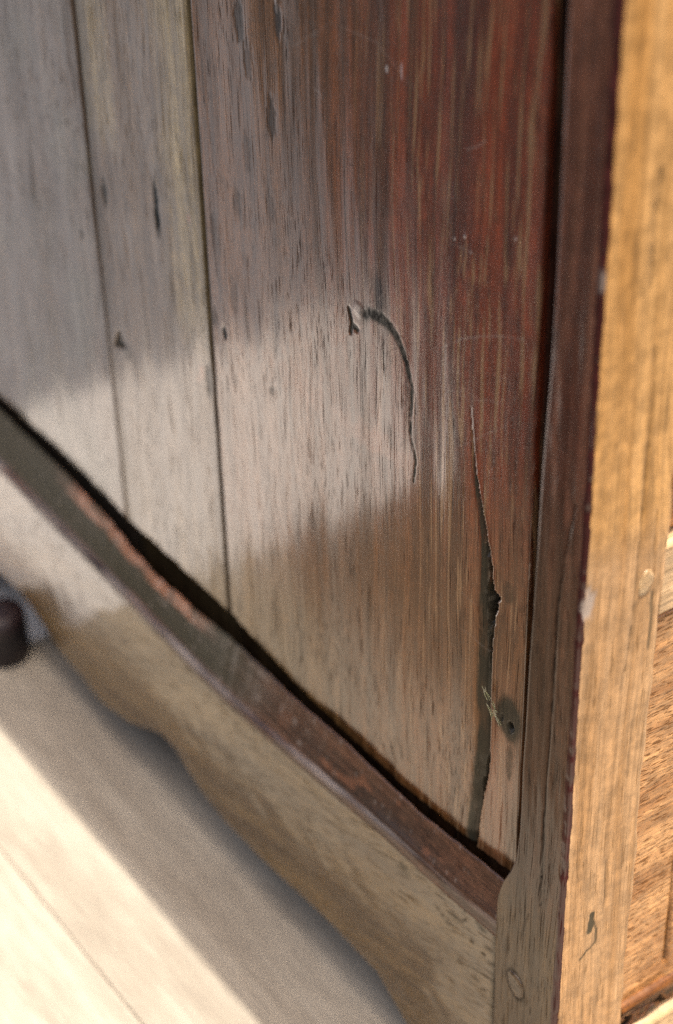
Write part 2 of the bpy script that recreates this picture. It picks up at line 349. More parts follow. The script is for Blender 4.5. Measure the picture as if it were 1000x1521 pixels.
def right_plank(X, Z):
    Y = .0010*fnoise(X*18, Z*4, 1) + .00015*fnoise(X*90, Z*9, 2)
    # long hand-plane cupping
    Y += .0022*((X+.15)/.13)**2*sstep(-.16, -.05, X)*.4
    grime = np.zeros_like(X); dark = np.zeros_like(X); pale = np.zeros_like(X); raw = np.zeros_like(X); teal = np.zeros_like(X)
    # ---- curled tear
    Xw = X + .0010*fnoise(Z*340, X*90, 9); Zw = Z + .0008*fnoise(X*420, Z*140, 10)
    d, t = polyd(Xw, Zw, CURL)
    wdt = np.interp(t, [0, .06, .25, .45, .7, 1], [.0022, .0042, .0030, .0019, .0014, .0009])
    core = 1-sstep(wdt*.4, wdt, d)
    core = core*np.clip(.85+.9*fnoise(X*700, Z*350, 8), 0, 1); Y += core*.00005
    dark = np.maximum(dark, core*.97*np.clip(1.15+1.3*fnoise(X*800, Z*500, 11), .2, 1)*np.interp(t, [0, .5, 1], [1, 1, .8]))
    grime = np.maximum(grime, core)
    cx = np.interp(Z, [.17, .20, .214, .224, .232, .239, .2445, .2467], [-.1255, -.1277, -.1267, -.1267, -.13, -.1338, -.1395, -.1467])
    inside = (X < cx).astype(float)
    halo = (1-sstep(0, .0075, d))*inside*np.interp(t, [0, .15, .6, 1], [.9, .8, .35, .05])
    grime = np.maximum(grime, halo*.8*np.clip(.8+fnoise(X*500, Z*90, 12), 0, 1)); Y += 0
    rim = (1-sstep(.0004, .0016, np.abs(d-wdt-.0010)))*(1-inside)*sstep(.05, .2, t)*(1-sstep(.6, .9, t))
    Y -= 0; pale = np.maximum(pale, rim*.16*np.clip(.5+1.6*fnoise(X*900, Z*400, 13), 0, 1))
    for pts in [[(-.1310,.2345),(-.1290,.2300),(-.1262,.2250),(-.1238,.2170),(-.1236,.2100)], [(-.1267,.2120),(-.1290,.2060),(-.1284,.1960),(-.1262,.1900)],
                [(-.1380,.2440),(-.1330,.2440),(-.1300,.2405)], [(-.1252,.1900),(-.1240,.1830),(-.1275,.1740)], [(-.148,.2475),(-.1475,.2560),(-.1490,.2640)],
                [(-.1555,.2460),(-.1560,.2540),(-.1545,.2620)], [(-.1470,.2400),(-.1475,.2300),(-.1460,.2180)], [(-.1540,.2410),(-.1545,.2320)]]:
        dd, tt = polyd(Xw, Zw, pts); m = (1-sstep(.0001, .0007, dd))*np.clip(.6+1.2*fnoise(X*300, Z*260, 40), 0, 1)*.8; dark = np.maximum(dark, m)
    # second hairline beside the curl
    d2, t2 = polyd(Xw, Zw, [(-.1345, .232), (-.130, .222), (-.1285, .212), (-.1245, .200), (-.1215, .188), (-.1225, .178)])
    c2 = 1-sstep(.0002, .0007, d2); dark = np.maximum(dark, c2*.35*np.clip(.6+fnoise(X*500, Z*300, 16), 0, 1)); Y += 0
    # small triangular tear beside it with a lifted pale flap
    tri = (1-sstep(.0006, .0014, polyd(X, Z, [(-.1722, .2420), (-.1700, .2355), (-.1712, .2305)])[0]))
    tri = np.maximum(tri, 1-sstep(.0008, .0022, polyd(X, Z, [(-.1690, .2345), (-.1665, .2340)])[0]))
    dark = np.maximum(dark, tri*.6); grime = np.maximum(grime, tri); dark = np.maximum(dark, tri*.75); Y += tri*.0003
    fl = 1-sstep(.6, 1.0, np.hypot((X+.1655)/.0048, (Z-.2440)/.0042)+.25*fnoise(X*400, Z*400, 14)); fl *= (1-tri)
    pale = np.maximum(pale, fl*.4); Y -= fl*.00012*(1-core)
    # dark bruise above the curl, red raw spot
    raw = np.maximum(raw, 0*X)
    br = (1-sstep(0, 1, np.hypot((X+.155)/.007, (Z-.262)/.016)+.3*fnoise(X*500, Z*80, 15)))
    grime = np.maximum(grime, br*.45)
    # ---- long split
    Xs = X
    sx = zinterp(Z, SPLIT)-.0004*fnoise(Z*80, X*0, 20)
    jl = 1+.5*fnoise(Z*120, X*900, 21); jr = 1+.5*fnoise(Z*260, X*0, 19)
    top = 1-sstep(.205, .236, Z)
    wl_ = np.interp(Z, [-.02, .0, .02, .03, .045, .06, .07, .085, .10, .12, .138, .150, .165, .19, .22],
                    [.0012, .0012, .0018, .0034, .0032, .0014, .0018, .0016, .0024, .0038, .0056, .0044, .0024, .0012, .0004])
    # the notch's jagged right edge
    wr_ = np.interp(Z, [-.02, .02, .04, .09, .120, .132, .1395, .1440, .1455, .1475, .152, .20],
                    [.0006, .0006, .0008, .0005, .0008, .0014, .0030, .0042, .0046, .0012, .0011, .0008])
    s = Xs - sx
    wl_ = wl_*jl; wr_ = wr_*jr
    # left lip slopes away into the split over ~9 mm
    slope_w = np.interp(Z, [-.01, .03, .08, .13, .16, .19, .22], [.0095, .0105, .0100, .0080, .0052, .0024, .0005])
    lip_n = 1+.30*fnoise(Z*30, X*30, 22)
    sl = np.clip(1+(s+wl_*.5)/(slope_w*lip_n), 0, 1)*(s < 0)
    Y += top*(1+.35*fnoise(X*420, Z*30, 18))*sl**1.6*np.interp(Z, [0, .12, .2], [.0032, .0036, .0010])
    edge = sstep(0.0, .38, sl)*top
    zone = sstep(-.03, .0, Z)*(1-sstep(.190, .228, Z))
    grime = np.maximum(grime, edge*zone*np.clip(.75+.5*fnoise(X*500, Z*70, 23), 0, .95))
    dark = np.maximum(dark, top*sl**2.2*.55*zone*np.clip(.8+.8*fnoise(X*500, Z*60, 43), 0, 1))
    corem = ((s > -wl_) & (s < wr_)).astype(float)
    soft = np.clip(np.minimum((s+wl_)/.0006, (wr_-s)/.0004), 0, 1)*(corem > 0)*top
    depth = np.interp(Z, [-.02, .02, .04, .06, .085, .10, .145, .17, .2, .23], [.002, .003, .006, .002, .003, .005, .009, .004, .0008, .0002])*(1+.4*fnoise(X*700, Z*90, 37))
    Y += soft*depth
    dark = np.maximum(dark, soft*np.interp(Z, [0, .06, .10, .16, .23], [.75, .7, .97, .9, .6])*np.clip(1.0+.6*fnoise(X*900, Z*300, 24), .2, 1))
    # fragments right of the split: step up with a chipped, raised edge
    rg = (s > 0)*(1-sstep(0, .0030, s))*top*sstep(.0, .03, Z)
    Y -= rg*.0003
    rawm = sstep(.0, .0015, s)*(1-sstep(.012, .024, s))*(1-sstep(.07, .13, Z))*.5*np.clip(.7+fnoise(X*120, Z*20, 25), 0, 1)
    raw = np.maximum(raw, rawm)
    # grime patch with knot hole right of the split
    patch = 1-sstep(.35, 1.25, np.hypot((X+.0555)/.0115, (Z-.083)/.016)+.35*fnoise(X*150, Z*70, 26))
    grime = np.maximum(grime, patch*.85)
    tail = 1-sstep(.5, 1.05, np.hypot((X+.0545)/.0028, (Z-.060)/.017)+.3*fnoise(X*300, Z*70, 27)); grime = np.maximum(grime, tail*.5)
    hole = spot(X, Z, -.0552, .0802, .0026, .0032); dark = np.maximum(dark, hole*.95); Y += hole*.004
    hole = spot(X, Z, -.0610, .0812, .0011, .0020); dark = np.maximum(dark, hole*.9); Y += hole*.002
    # dirt where the board's edge meets the stile, and near the notch
    gs = sstep(-.050, -.036, X+.003*fnoise(Z*40, X*0, 28))*sstep(.08, .13, Z)*(1-sstep(.2, .3, Z)); grime = np.maximum(grime, gs*.35)
    nt = 1-sstep(.5, 1.1, np.hypot((X+.060)/.005, (Z-.151)/.008)+.3*fnoise(X*200, Z*80, 29)); grime = np.maximum(grime, nt*.5)
    # old dirt along the post, plus the post's dark reflection painted in
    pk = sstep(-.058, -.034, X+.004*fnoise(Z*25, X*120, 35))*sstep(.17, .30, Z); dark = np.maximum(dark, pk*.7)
    se = np.minimum(np.interp(Z, [.045, .10], [-.0322, -.0322]), zinterp(np.maximum(Z, .045), STILE_W))-.0152-.0003*fnoise(Z*90, X*0, 36); gv = sstep(-.0004, .0008, X-se)*sstep(-.02, .03, Z); Y += gv*.004; dark = np.maximum(dark, gv*.88)  # shadow gap beside the stile: cut as a groove and painted dark
    # ---- dents and smears
    for (x, z, rx, rz, g) in [(-.2278, .3133, .0035, .012, .45), (-.2208, .3588, .003, .009, .6), (-.2515, .3511, .004, .014, .4),
                              (-.2809, .1848, .0022, .0045, .9), (-.2900, .190, .0035, .008, .45), (-.245, .335, .004, .010, .35),
                              (-.2384, .1709, .0026, .0040, .4), (-.262, .262, .004, .010, .3), (-.270, .21, .004, .012, .25),
                              (-.285, .24, .003, .014, .3), (-.232, .27, .004, .008, .22), (-.25, .29, .004, .012, .25)]:
        q = spot(X, Z, x, z, rx*1.1, rz); teal = np.maximum(teal, q*min(1, g*1.3)); Y += q*g*.00025
        if g > .8: dark = np.maximum(dark, spot(X, Z, x+.0003, z, rx*.5, rz*.5)*.8)
    for (x, z, rx, rz, p) in [(-.1421, .3592, .0011, .0016, .9), (-.0921, .3053, .0007, .0009, .9), (-.0984, .3022, .0007, .0010, .6),
                              (-.088, .300, .0005, .0006, .5), (-.132, .3611, .0012, .005, .2), (-.2208, .366, .0012, .004, .4), (-.0620, .315, .0006, .0010, .5)]:
        q = spot(X, Z, x, z, rx, rz); pale = np.maximum(pale, q*p); Y -= q*.0003
    q = 1-sstep(.3, 1.1, np.hypot((X+.150)/.006, (Z-.257)/.013)+.3*fnoise(X*500, Z*70, 39)); teal = np.maximum(teal, q*.55)
    q = 1-sstep(.3, 1.1, np.hypot((X+.143)/.0022, (Z-.252)/.0035)); raw = np.maximum(raw, q*.0)
    q = 1-sstep(.5, 1.1, np.hypot((X+.1262)/.0042, (Z-.1680)/.0050)+.8*fnoise(X*500, Z*300, 30)); raw = np.maximum(raw, q*.5); grime = np.maximum(grime, q*.35)
    q = 1-sstep(.5, 1.1, np.hypot((X+.150)/.03, (Z-.182)/.007)+1.3*fnoise(X*260, Z*160, 31)); raw = np.maximum(raw, q*.35)
    q = 1-sstep(.5, 1.1, np.hypot((X+.215)/.022, (Z-.185)/.010)+1.5*fnoise(X*300, Z*160, 32)); raw = np.maximum(raw, q*.25)
    # ---- scratches
    for pts, wd, a, kind in [([(-.1827, .220), (-.1750, .2275), (-.1668, .2333), (-.1620, .2370)], .0003, .8, 'raw'),
                       ([(-.1469, .2280), (-.1400, .2350), (-.1330, .2400), (-.1139, .2500)], .00028, .6, 'dark'),
                       ([(-.1060, .2500), (-.094, .2590), (-.0800, .2660), (-.0700, .2700), (-.056, .2742)], .00035, .55, 'pale'),
                       ([(-.0900, .2320), (-.0760, .2385), (-.0696, .2396)], .0003, .4, 'pale'),
                       ([(-.0905, .2106), (-.0780, .2210), (-.0671, .2297), (-.0600, .2380)], .0003, .4, 'pale'),
                       ([(-.2100, .3500), (-.180, .3680), (-.150, .3680), (-.125, .3560), (-.118, .350)], .0005, .20, 'pale'),
                       ([(-.109, .222), (-.103, .230), (-.098, .233)], .0003, .35, 'pale'),
                       ([(-.160, .205), (-.1610, .215), (-.1590, .226)], .0003, .5, 'dark'),
                       ([(-.1520, .190), (-.1500, .206), (-.1475, .215), (-.1470, .224)], .0003, .7, 'raw')]:
        dd, _ = polyd(X, Z, pts); m = (1-sstep(wd*.3, wd*2.2, dd+.00006*fnoise(X*900, Z*900, 17)))*a*.6*np.clip(.7+1.1*fnoise(X*170, Z*170, 34), .05, 1)
        if kind == 'pale': pale = np.maximum(pale, m)
        elif kind == 'raw': raw = np.maximum(raw, m)
        else: dark = np.maximum(dark, m*.8)
        Y += m*.00008
    rs = np.random.RandomState(7)
    for k in range(26):
        x0 = rs.uniform(-.25, -.06); z0 = rs.uniform(.10, .36); L = rs.uniform(.006, .022); a = rs.uniform(-.9, .9)+(math.pi if rs.rand() < .5 else 0); b = a+rs.uniform(-.7, .7)
        pts = [(x0, z0), (x0+L*math.cos(a)*.5, z0+L*math.sin(a)*.5), (x0+L*math.cos(a)*.5+L*math.cos(b)*.5, z0+L*math.sin(a)*.5+L*math.sin(b)*.5)]
        sel = (np.abs(X-x0) < .03) & (np.abs(Z-z0) < .03)
        dd, _ = polyd(X[sel], Z[sel], pts); m = (1-sstep(.00008, .0006, dd))*rs.uniform(.15, .4)*np.clip(.7+1.2*fnoise(X[sel]*200, Z[sel]*200, 60+k), 0, 1)
        if k % 3: pale[sel] = np.maximum(pale[sel], m)
        else: dark[sel] = np.maximum(dark[sel], m*1.3)
    # the board drops back along its lower end; the groove's shade is also painted dark
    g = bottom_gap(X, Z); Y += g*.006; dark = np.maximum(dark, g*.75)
    teal = np.maximum(teal, halo*.35); je = (1-sstep(-.2928, -.2905, X-.0008*fnoise(Z*60, X*0, 38))); teal = np.maximum(teal, je*.75)
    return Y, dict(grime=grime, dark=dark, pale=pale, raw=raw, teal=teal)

def mid_plank(X, Z):
    Y = .0010*fnoise(X*16, Z*4, 41)+.0003*fnoise(X*80, Z*10, 42)
    z0 = np.zeros_like(X); grime = z0.copy(); dark = z0.copy(); pale = z0.copy(); raw = z0.copy(); teal = z0.copy()
    # triangular nick
    T = [(-.4015, .1275), (-.3955, .1405), (-.3878, .1312)]
    def half(a, b): return (b[0]-a[0])*(Z-a[1])-(b[1]-a[1])*(X-a[0])
    tri = sstep(-2e-6, 8e-6, np.minimum(np.minimum(-half(T[0], T[1]), -half(T[1], T[2])), -half(T[2], T[0])))
    dark = np.maximum(dark, tri*.65); grime = np.maximum(grime, tri); Y += tri*.0015
    teal = np.maximum(teal, spot(X, Z, -.386, .130, .006, .007)*.35)
    for (x, z, rx, rz, g) in [(-.3404, .2315, .0032, .017, .95), (-.3404, .2250, .0022, .006, 1), (-.3956, .2221, .0035, .010, .7), (-.3000, .150, .004, .012, .5),
                              (-.362, .15, .003, .010, .2)]:
        q = spot(X, Z, x, z, rx, rz); teal = np.maximum(teal, q*g); dark = np.maximum(dark, q*g*.35); Y += q*g*.0004
        if g == 1: dark = np.maximum(dark, q*.5)
    for (x, z, r) in [(-.3083, .2371, .0018), (-.306, .152, .003), (-.31, .146, .002)]:
        raw = np.maximum(raw, spot(X, Z, x, z, r, r*1.6)*.7)
    ed = sstep(-.305, -.2965, X+.003*fnoise(Z*50, X*0, 44))*(1-sstep(.08, .15, Z)); grime = np.maximum(grime, ed*.25)
    dd, _ = polyd(X, Z, [(-.385, .02), (-.384, .06), (-.380, .10), (-.379, .13)]); m = (1-sstep(.0006, .0028, dd))*.35; grime = np.maximum(grime, m)
    g = bottom_gap(X, Z); Y += g*.006; dark = np.maximum(dark, g*.75)  # shade in the lower groove painted into the colour too
    Y += (X+.35)*.004
    jd = (1-sstep(-.4073, -.4045, X-.001*fnoise(Z*40, X*0, 46)))*(.12+.88*sstep(.12, .26, Z)); dark = np.maximum(dark, jd*.6); teal = np.maximum(teal, (1-sstep(-.4065, -.396, X))*.4)
    jr = sstep(-.2985, -.2955, X-.0008*fnoise(Z*60, X*0, 47)); dark = np.maximum(dark, jr*.6)
    return Y, dict(grime=grime, dark=dark, pale=pale, raw=raw, teal=teal)

def left_plank(X, Z):
    Y = .0012*fnoise(X*16, Z*4, 51)+.0003*fnoise(X*80, Z*10, 52)
    z0 = np.zeros_like(X); dark = spot(X, Z, -.4274, .1863, .0026, .0032)*.7
    grime = spot(X, Z, -.52, .20, .004, .02)*.3
    je = sstep(-.4115, -.4085, X+.0006*fnoise(Z*40, X*0, 53))*sstep(.11, .27, Z); dark = np.maximum(dark, je*.8); Y = Y+je*.0015
    g = bottom_gap(X, Z); Y = Y+g*.006; dark = np.maximum(dark, g*.75)  # lower groove set back, its shade painted dark
    return Y, dict(grime=grime, dark=dark, pale=z0, raw=z0)

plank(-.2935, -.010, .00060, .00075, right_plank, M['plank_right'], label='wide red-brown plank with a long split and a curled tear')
plank(-.4075, -.2946, .0009, .0011, mid_plank, M['plank_mid'], ya=YP+.0004, label='narrow tan-streaked plank with a small triangular nick')
plank(-.66, -.4080, .0016, .0018, left_plank, M['plank_left'], ya=YP-.0002, label='greyish plank at the far end')

# ------------------------------------------------------------------ corner stile
def build_stile():
    zs = np.arange(GZ+.0005, .52, .0016)
    rows = []; E = []; PAL = []; DK = []; GR = []
    # parameter round the section, from inner side edge to the front's inner edge
    for z in zs:
        wv = -float(zinterp(z, STILE_W))
        cham = .0018*float(sstep(-.004, .03, z))+.0004          # moulded inner edge, dies out at the joint with the apron
        fe = float(np.interp(z, [-.18, -.08, -.05, -.015, .04, .083, .118, .128, .2, .5], [.0445, .0445, .0443, .0452, .0443, .0444, .0436, .0455, .0461, .046]))
        fe += .0007*math.sin(z*70)+.0004*math.sin(z*213+1)
        r = .0016+.0006*math.sin(z*90)+.0005*math.sin(z*31+2)
        pts = []
        pts.append((-wv, .020)); pts.append((-wv, cham+.0012)); pts.append((-wv+.0003, cham+.0002))
        for k in range(4):
            a = k/3; pts.append((-wv+cham*(.25+.75*a)+.0002, cham*(1-a)**1.5))
        n = 34
        for k in range(1, n): pts.append((-wv+cham+.0004+(wv-cham-.0004-r)*k/n, 0))
        for k in range(7):
            a = k/6*math.pi/2; pts.append((-r+r*math.sin(a), r-r*math.cos(a)))
        n = 46; rr = .0028
        for k in range(1, n): pts.append((0, r+(fe-rr-r)*k/n))
        for k in range(5):
            a = k/4*math.pi/2; pts.append((-rr+rr*math.cos(a), fe-rr+rr*math.sin(a)))
        pts.append((-.012, fe)); pts.append((-.026, fe)); pts.append((-.026, .020))
        rows.append([(x, y, z) for x, y in pts])
    P = np.array(rows); X, Y, Z = P[..., 0], P[..., 1], P[..., 2]
    side = sstep(.0025, .0, Y)*(X > -.06); front = sstep(-.0025, 0, X)
    face = np.zeros_like(X); face[:, 3:-3] = 1
    ny = -(.0006*fnoise(X*60, Z*14, 61)+.00025*fnoise(X*300, Z*30, 62))*side*face
    nx = (.0006*fnoise(Y*60, Z*14, 63)+.0002*fnoise(Y*300, Z*30, 64))*front*face
    arr = np.exp(-((np.hypot(X, Y)-.0012)/.0012)**2)*face
    chip = np.clip(fnoise(Z*120, X*0, 65)-.05, 0, 1)*arr*.0022
    dark = np.zeros_like(X); grime = np.zeros_like(X); pale = np.zeros_like(X); raw = np.zeros_like(X)
    # hairline checks on the side
    for pts, wd, a in [([(-.0066, .2289), (-.0107, .205), (-.0136, .1775), (-.0138, .1434), (-.0146, .0886), (-.0146, .0598), (-.0141, .0301), (-.0147, .018), (-.0145, .010)], .0003, .9),
                       ([(-.0215, .0000), (-.0247, -.0120), (-.0260, -.0200)], .0004, .5), ([(-.0215, -.058), (-.0210, -.09)], .0004, .5)]:
        dd, t = polyd(X+.0003*fnoise(Z*300, X*0, 66), Z, pts)
        m = (1-sstep(wd, wd*2.4, dd))*side*a*np.clip(.85+.7*fnoise(Z*160, X*0, 67), .15, 1); dark = np.maximum(dark, m); ny += m*.0003
    dark = np.maximum(dark, spot(X, Z, -.0145, .0285, .0012, .0016)*side)
    grime = np.maximum(grime, .25*side*(1-sstep(.004, .012, np.abs(X+.020+.003*fnoise(Z*30, X*0, 68))))*sstep(.05, .12, Z)*(1-sstep(.2, .26, Z)))
    er = np.hypot(((X+.028)*math.cos(.35)+(Z+.0515)*math.sin(.35))/.0060, (-(X+.028)*math.sin(.35)+(Z+.0515)*math.cos(.35))/.0077)
    dark = np.maximum(dark, np.exp(-((er-1.05)/.11)**2)*side*.75)
    # checks, smear and pale chip on the front
    for pts, wd, a in [([(.0255, .36), (.0240, .3405), (.0245, .3223), (.0243, .315)], .0004, .8), ([(.0290, .290), (.0297, .277), (.0296, .2539), (.0292, .236), (.0296, .2175), (.029, .1858), (.0288, .1592), (.0270, .140)], .00035, .75),
                       ([(.0375, .215), (.0380, .195), (.0400, .172)], .0004, .6), ([(.0150, .12), (.0155, .05), (.0160, .02)], .0003, .35), ([(.0250, .035), (.0262, .012), (.0250, .003)], .0004, .5),
                       ([(.0165, -.040), (.0180, -.075)], .0004, .4), ([(.0265, -.035), (.0258, -.07)], .0003, .3), ([(.0335, .11), (.0330, .08)], .0003, .3),
                       ([(.0100, .15), (.0105, .13)], .0003, .4), ([(.0200, .09), (.0205, .065)], .0003, .3), ([(.0080, .07), (.0075, .04)], .0003, .3)]:
        dd, t = polyd(Y+.0004*fnoise(Z*200, X*0, 69), Z, pts)
        m = (1-sstep(wd, wd*2.4, dd))*front*a*np.clip(.8+.8*fnoise(Z*140, X*0, 70), .1, 1); dark = np.maximum(dark, m*.8); nx -= m*.0006
    for pts, wd, a in [([(.0190, .006), (.0185, -.0009), (.0180, -.005)], .0018, .85), ([(.0195, .003), (.0224, -.0060), (.0226, -.0141)], .0010, .7), ([(.0224, -.0141), (.0180, -.0165), (.0133, -.0200)], .0009, .7),
                       ([(.0385, .176), (.0400, .160), (.0395, .146)], .0013, .55)]:
        dd, t = polyd(Y+.0006*fnoise(Z*300, Y*300, 71), Z+.0006*fnoise(Z*300, Y*300, 72), pts); m = (1-sstep(wd*.5, wd*1.3, dd))*front*a
        grime = np.maximum(grime, m); nx -= m*.0004
    q = (1-sstep(.5, 1.1, np.hypot((Y-.0040)/.0042, (Z-.184)/.0090)+.6*fnoise(Y*500, Z*250, 73)))*front; pale = np.maximum(pale, q*.9); nx -= q*.0005
    q = (1-sstep(.5, 1.1, np.hypot((Y-.0002)/.0018, (Z-.324)/.0050)+.5*fnoise(Y*500, Z*350, 74)))*(Y < .004); pale = np.maximum(pale, q*.6*front)
    edge = (np.exp(-(np.hypot(X, Y)/.0028)**2)*.95 + .45*(1-sstep(.0, .0032, -X))*(Y < .0016))*face
    edge *= (Y < .0024)
    kk = np.arange(X.shape[1])[None, :]*np.ones_like(X)
    pale = np.maximum(pale, ((kk >= 2) & (kk <= 5))*sstep(-.01, .05, Z)*np.clip(.55+.5*fnoise(Z*50, kk*.2, 75), 0, .85))
    P[..., 0] = X+nx-chip*.6; P[..., 1] = Y+ny+chip*.6
    nc = P.shape[1]; nr = P.shape[0]
    caps = [list(range(nc))[::-1], [(nr-1)*nc+k for k in range(nc)]]
    me = mesh_grid('corner_stile', P, dict(edge=edge, grime=grime, dark=dark, pale=pale, raw=raw), caps=caps, closed_u=True)
    o = put('corner_stile', me, M['stile'], chest); me.materials.append(M['stile_front'])
    cut = 7+33+5
    mi = np.zeros(len(me.polygons), np.int32); grid = (nr-1)*nc
    cc = np.arange(grid) % nc; mi[:grid] = ((cc >= cut) & (cc < nc-2)).astype(np.int32)
    me.polygons.foreach_set('material_index', mi); o['label'] = 'corner post, dark varnished on the side and pale golden on the front'
    return o
stile = build_stile()

# ------------------------------------------------------------------ bottom rail with its shaped apron (one board, two parts)
def build_rail():
    xs = np.arange(-.66, -.034, .0010)
    sec = 26
    lip = xinterp(xs, LIP)+.0005*fnoise(xs*30, xs*0, 81)+.00018*fnoise(xs*140, xs*0, 82)
    rin = xinterp(xs, RIN)+np.interp(xs, [-.5, -.40, -.30, -.25], [.001, .001, .0025, .0036])+.0007*fnoise(xs*80, xs*0, 83)+.0003*fnoise(xs*400, xs*0, 84)
    ch = np.interp(xs, [-.5, -.42, -.30, -.25], [0, 1, 1, 0])   # the chewed stretch of the inner edge
    rin = rin-.0015*ch*np.clip(fnoise(xs*200, xs*0, 85)+.3, 0, 1)
    P = []; raw = []; pale = []; dark = []; gr = []
    for i, x in enumerate(xs):
        l, r = lip[i]+.0020*float(np.interp(x, [-.20, -.046], [1, 0])), rin[i]
        q = float(np.interp(x, [-.20, -.046], [1, -.08]))
        pts = [(0.018, l-.010), (.0005+.0003*q, l-.0095), (-.0016*q, l-.0075), (-.0026*q, l-.0055), (-.0030*q, l-.0035), (-.0027*q, l-.0015), (-.0016*q, l-.0002), (.0004-.0006*q, l+.0003)]
        n = 14; yi = .0088
        for k in range(1, n+1):
            a = k/n; sag = .0008*math.sin(a*math.pi)
            pts.append((-.0004+(yi+.0004)*a+sag*.5, l+.0003+(r-l-.0003)*a-sag))
        pts += [(yi+.0008, r-.0008), (yi+.0012, r-.006), (yi+.0014, r-.016), (.018, r-.016)]
        P.append([(x, y, z) for y, z in pts])
    P = np.array(P); X = P[..., 0]; k = np.arange(P.shape[1])[None, :]*np.ones_like(X)
    n = .0004*fnoise(X*50, k*.15, 86)+.0002*fnoise(X*300, k*.4, 87)
    inner = ((k > 1) & (k < 23))
    P[..., 2] += n*inner; P[..., 1] += n*.6*inner
    chx = np.interp(X, [-.50, -.455, -.33, -.29], [0, 1, 1, 0])
    raw = (k > 16.5)*(k < 23)*chx*np.clip(.9+.9*fnoise(X*80, k*.3, 88), 0, 1)*.8
    raw = np.maximum(raw, np.interp(X, [-.26, -.2, -.1, -.06], [0, 1, 1, 0])*(k > 9)*(k < 21)*np.clip(fnoise(X*70, k*.28, 89)*2-.3, 0, .35))
    pale = (k >= 5)*(k < 8)*np.clip(.30+.6*fnoise(X*45, k*.2, 90), 0, .65)  # light line along the lip, a highlight painted pale
    pale = np.maximum(pale, (k > 8)*(k < 22)*np.clip(fnoise(X*290, k*.6, 91)*3-1.35, 0, .5))
    dark = ((k > 21.5)*1.0)*.6  # rail's wall of the groove painted dark as shade
    grime = (k > 8)*(k < 22)*np.interp(X, [-.5, -.3, -.24], [.95, .8, .25])*(1-raw)
    me = mesh_grid('bottom_rail', P.transpose(1, 0, 2), dict(raw=raw.T, pale=pale.T, dark=dark.T, grime=grime.T), flip=True)
    o = put('bottom_rail', me, M['rail'], chest); o['label'] = 'dark worn chamfered rail with a chewed inner edge'
    # apron below
    xa = np.arange(-.66, -.0442, .0012)
    bot = xinterp(xa, APR)+.0005*fnoise(xa*120, xa*0, 92)
    top = xinterp(xa, LIP)-.0030
    nv = 70
    rows = []
    rows.append(np.stack([xa, xa*0+.019, top], -1))
    for j in range(nv+1):
        a = j/nv; z = top*(1-a)+bot*a
        y = .0006+.0008*fnoise(xa*14, z*22, 93)+.0003*fnoise(xa*60, z*90, 94)+(.0016 if j == nv else (.0004 if j == nv-1 else 0))
        y = y - .0010*np.interp(xa, [-.5, -.3, -.08], [0, 1, 0])
        rows.append(np.stack([xa, y, z], -1))
    rows.append(np.stack([xa, xa*0+.017, bot+.0002], -1)); rows.append(np.stack([xa, xa*0+.019, bot+.003], -1))
    P = np.array(rows); X, Z = P[..., 0], P[..., 2]
    grime = np.zeros_like(X); dark = np.zeros_like(X); raw = np.zeros_like(X)
    for (x, z, rx, rz, g) in [(-.0700, -.034, .008, .004, .7), (-.0560, -.0365, .006, .0035, .6), (-.115, -.045, .006, .006, .5), (-.075, -.0480, .005, .003, .3)]:
        grime = np.maximum(grime, spot(X, Z, x, z, rx, rz)*g)
    for pts in [[(-.0445, -.0555), (-.055, -.0530), (-.063, -.0515)], [(-.045, -.046), (-.052, -.0465)], [(-.047, -.078), (-.062, -.0740), (-.072, -.0735)],
                [(-.075, -.057), (-.090, -.0500)], [(-.066, -.040), (-.070, -.0455), (-.080, -.0470)]]:
        dd, _ = polyd(X, Z+.0008*fnoise(X*200, X*0, 95), pts); m = 1-sstep(.0003, .0011, dd); dark = np.maximum(dark, m*.6); P[..., 1] += m*.0005
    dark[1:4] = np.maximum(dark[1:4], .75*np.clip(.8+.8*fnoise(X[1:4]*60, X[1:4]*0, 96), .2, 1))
    ed = sstep(-.0500, -.0445, X)*.5; grime = np.maximum(grime, ed)
    me = mesh_grid('apron', P, dict(grime=grime, dark=dark, raw=raw), flip=True)
    o2 = put('apron', me, M['apron'], chest); o2['label'] = 'bracket-cut board along the bottom of the chest side'
    return o, o2
build_rail()

# ------------------------------------------------------------------ pegs
def peg(center, axis, ra, rb, mat, tilt, proud):
    bm = bmesh.new(); segs = 28
    prof = [(1.0, -.004), (1.0, proud*.4), (.93, proud), (.6, proud*1.15), (0.0001, proud*1.2)]
    rings = []
    for (s, h) in prof:
        ring = []
        for k in range(segs):
            a = k/segs*2*math.pi; wob = 1+.05*math.sin(3*a+1)+.03*math.sin(5*a)
            u = math.cos(a)*ra*s*wob; v = math.sin(a)*rb*s*wob
            u, v = u*math.cos(tilt)-v*math.sin(tilt), u*math.sin(tilt)+v*math.cos(tilt)
            if axis == 'y': p = (center[0]+u, center[1]-h, center[2]+v)
            else: p = (center[0]+h, center[1]+u, center[2]+v)
            ring.append(bm.verts.new(p))
        rings.append(ring)
    for a, b in zip(rings[:-1], rings[1:]):
        for k in range(segs):
            f = bm.faces.new((a[k], a[(k+1) % segs], b[(k+1) % segs], b[k])); f.smooth = True
    bmesh.ops.recalc_face_normals(bm, faces=bm.faces[:])
    me = bpy.data.meshes.new('peg'); bm.to_mesh(me); bm.free(); return put('peg', me, mat, chest)
peg((-.0280, .0002, -.0515), 'y', .0058, .0074, M['peg'], .35, .0009)['label'] = 'oval wooden peg end in the dark side of the post'
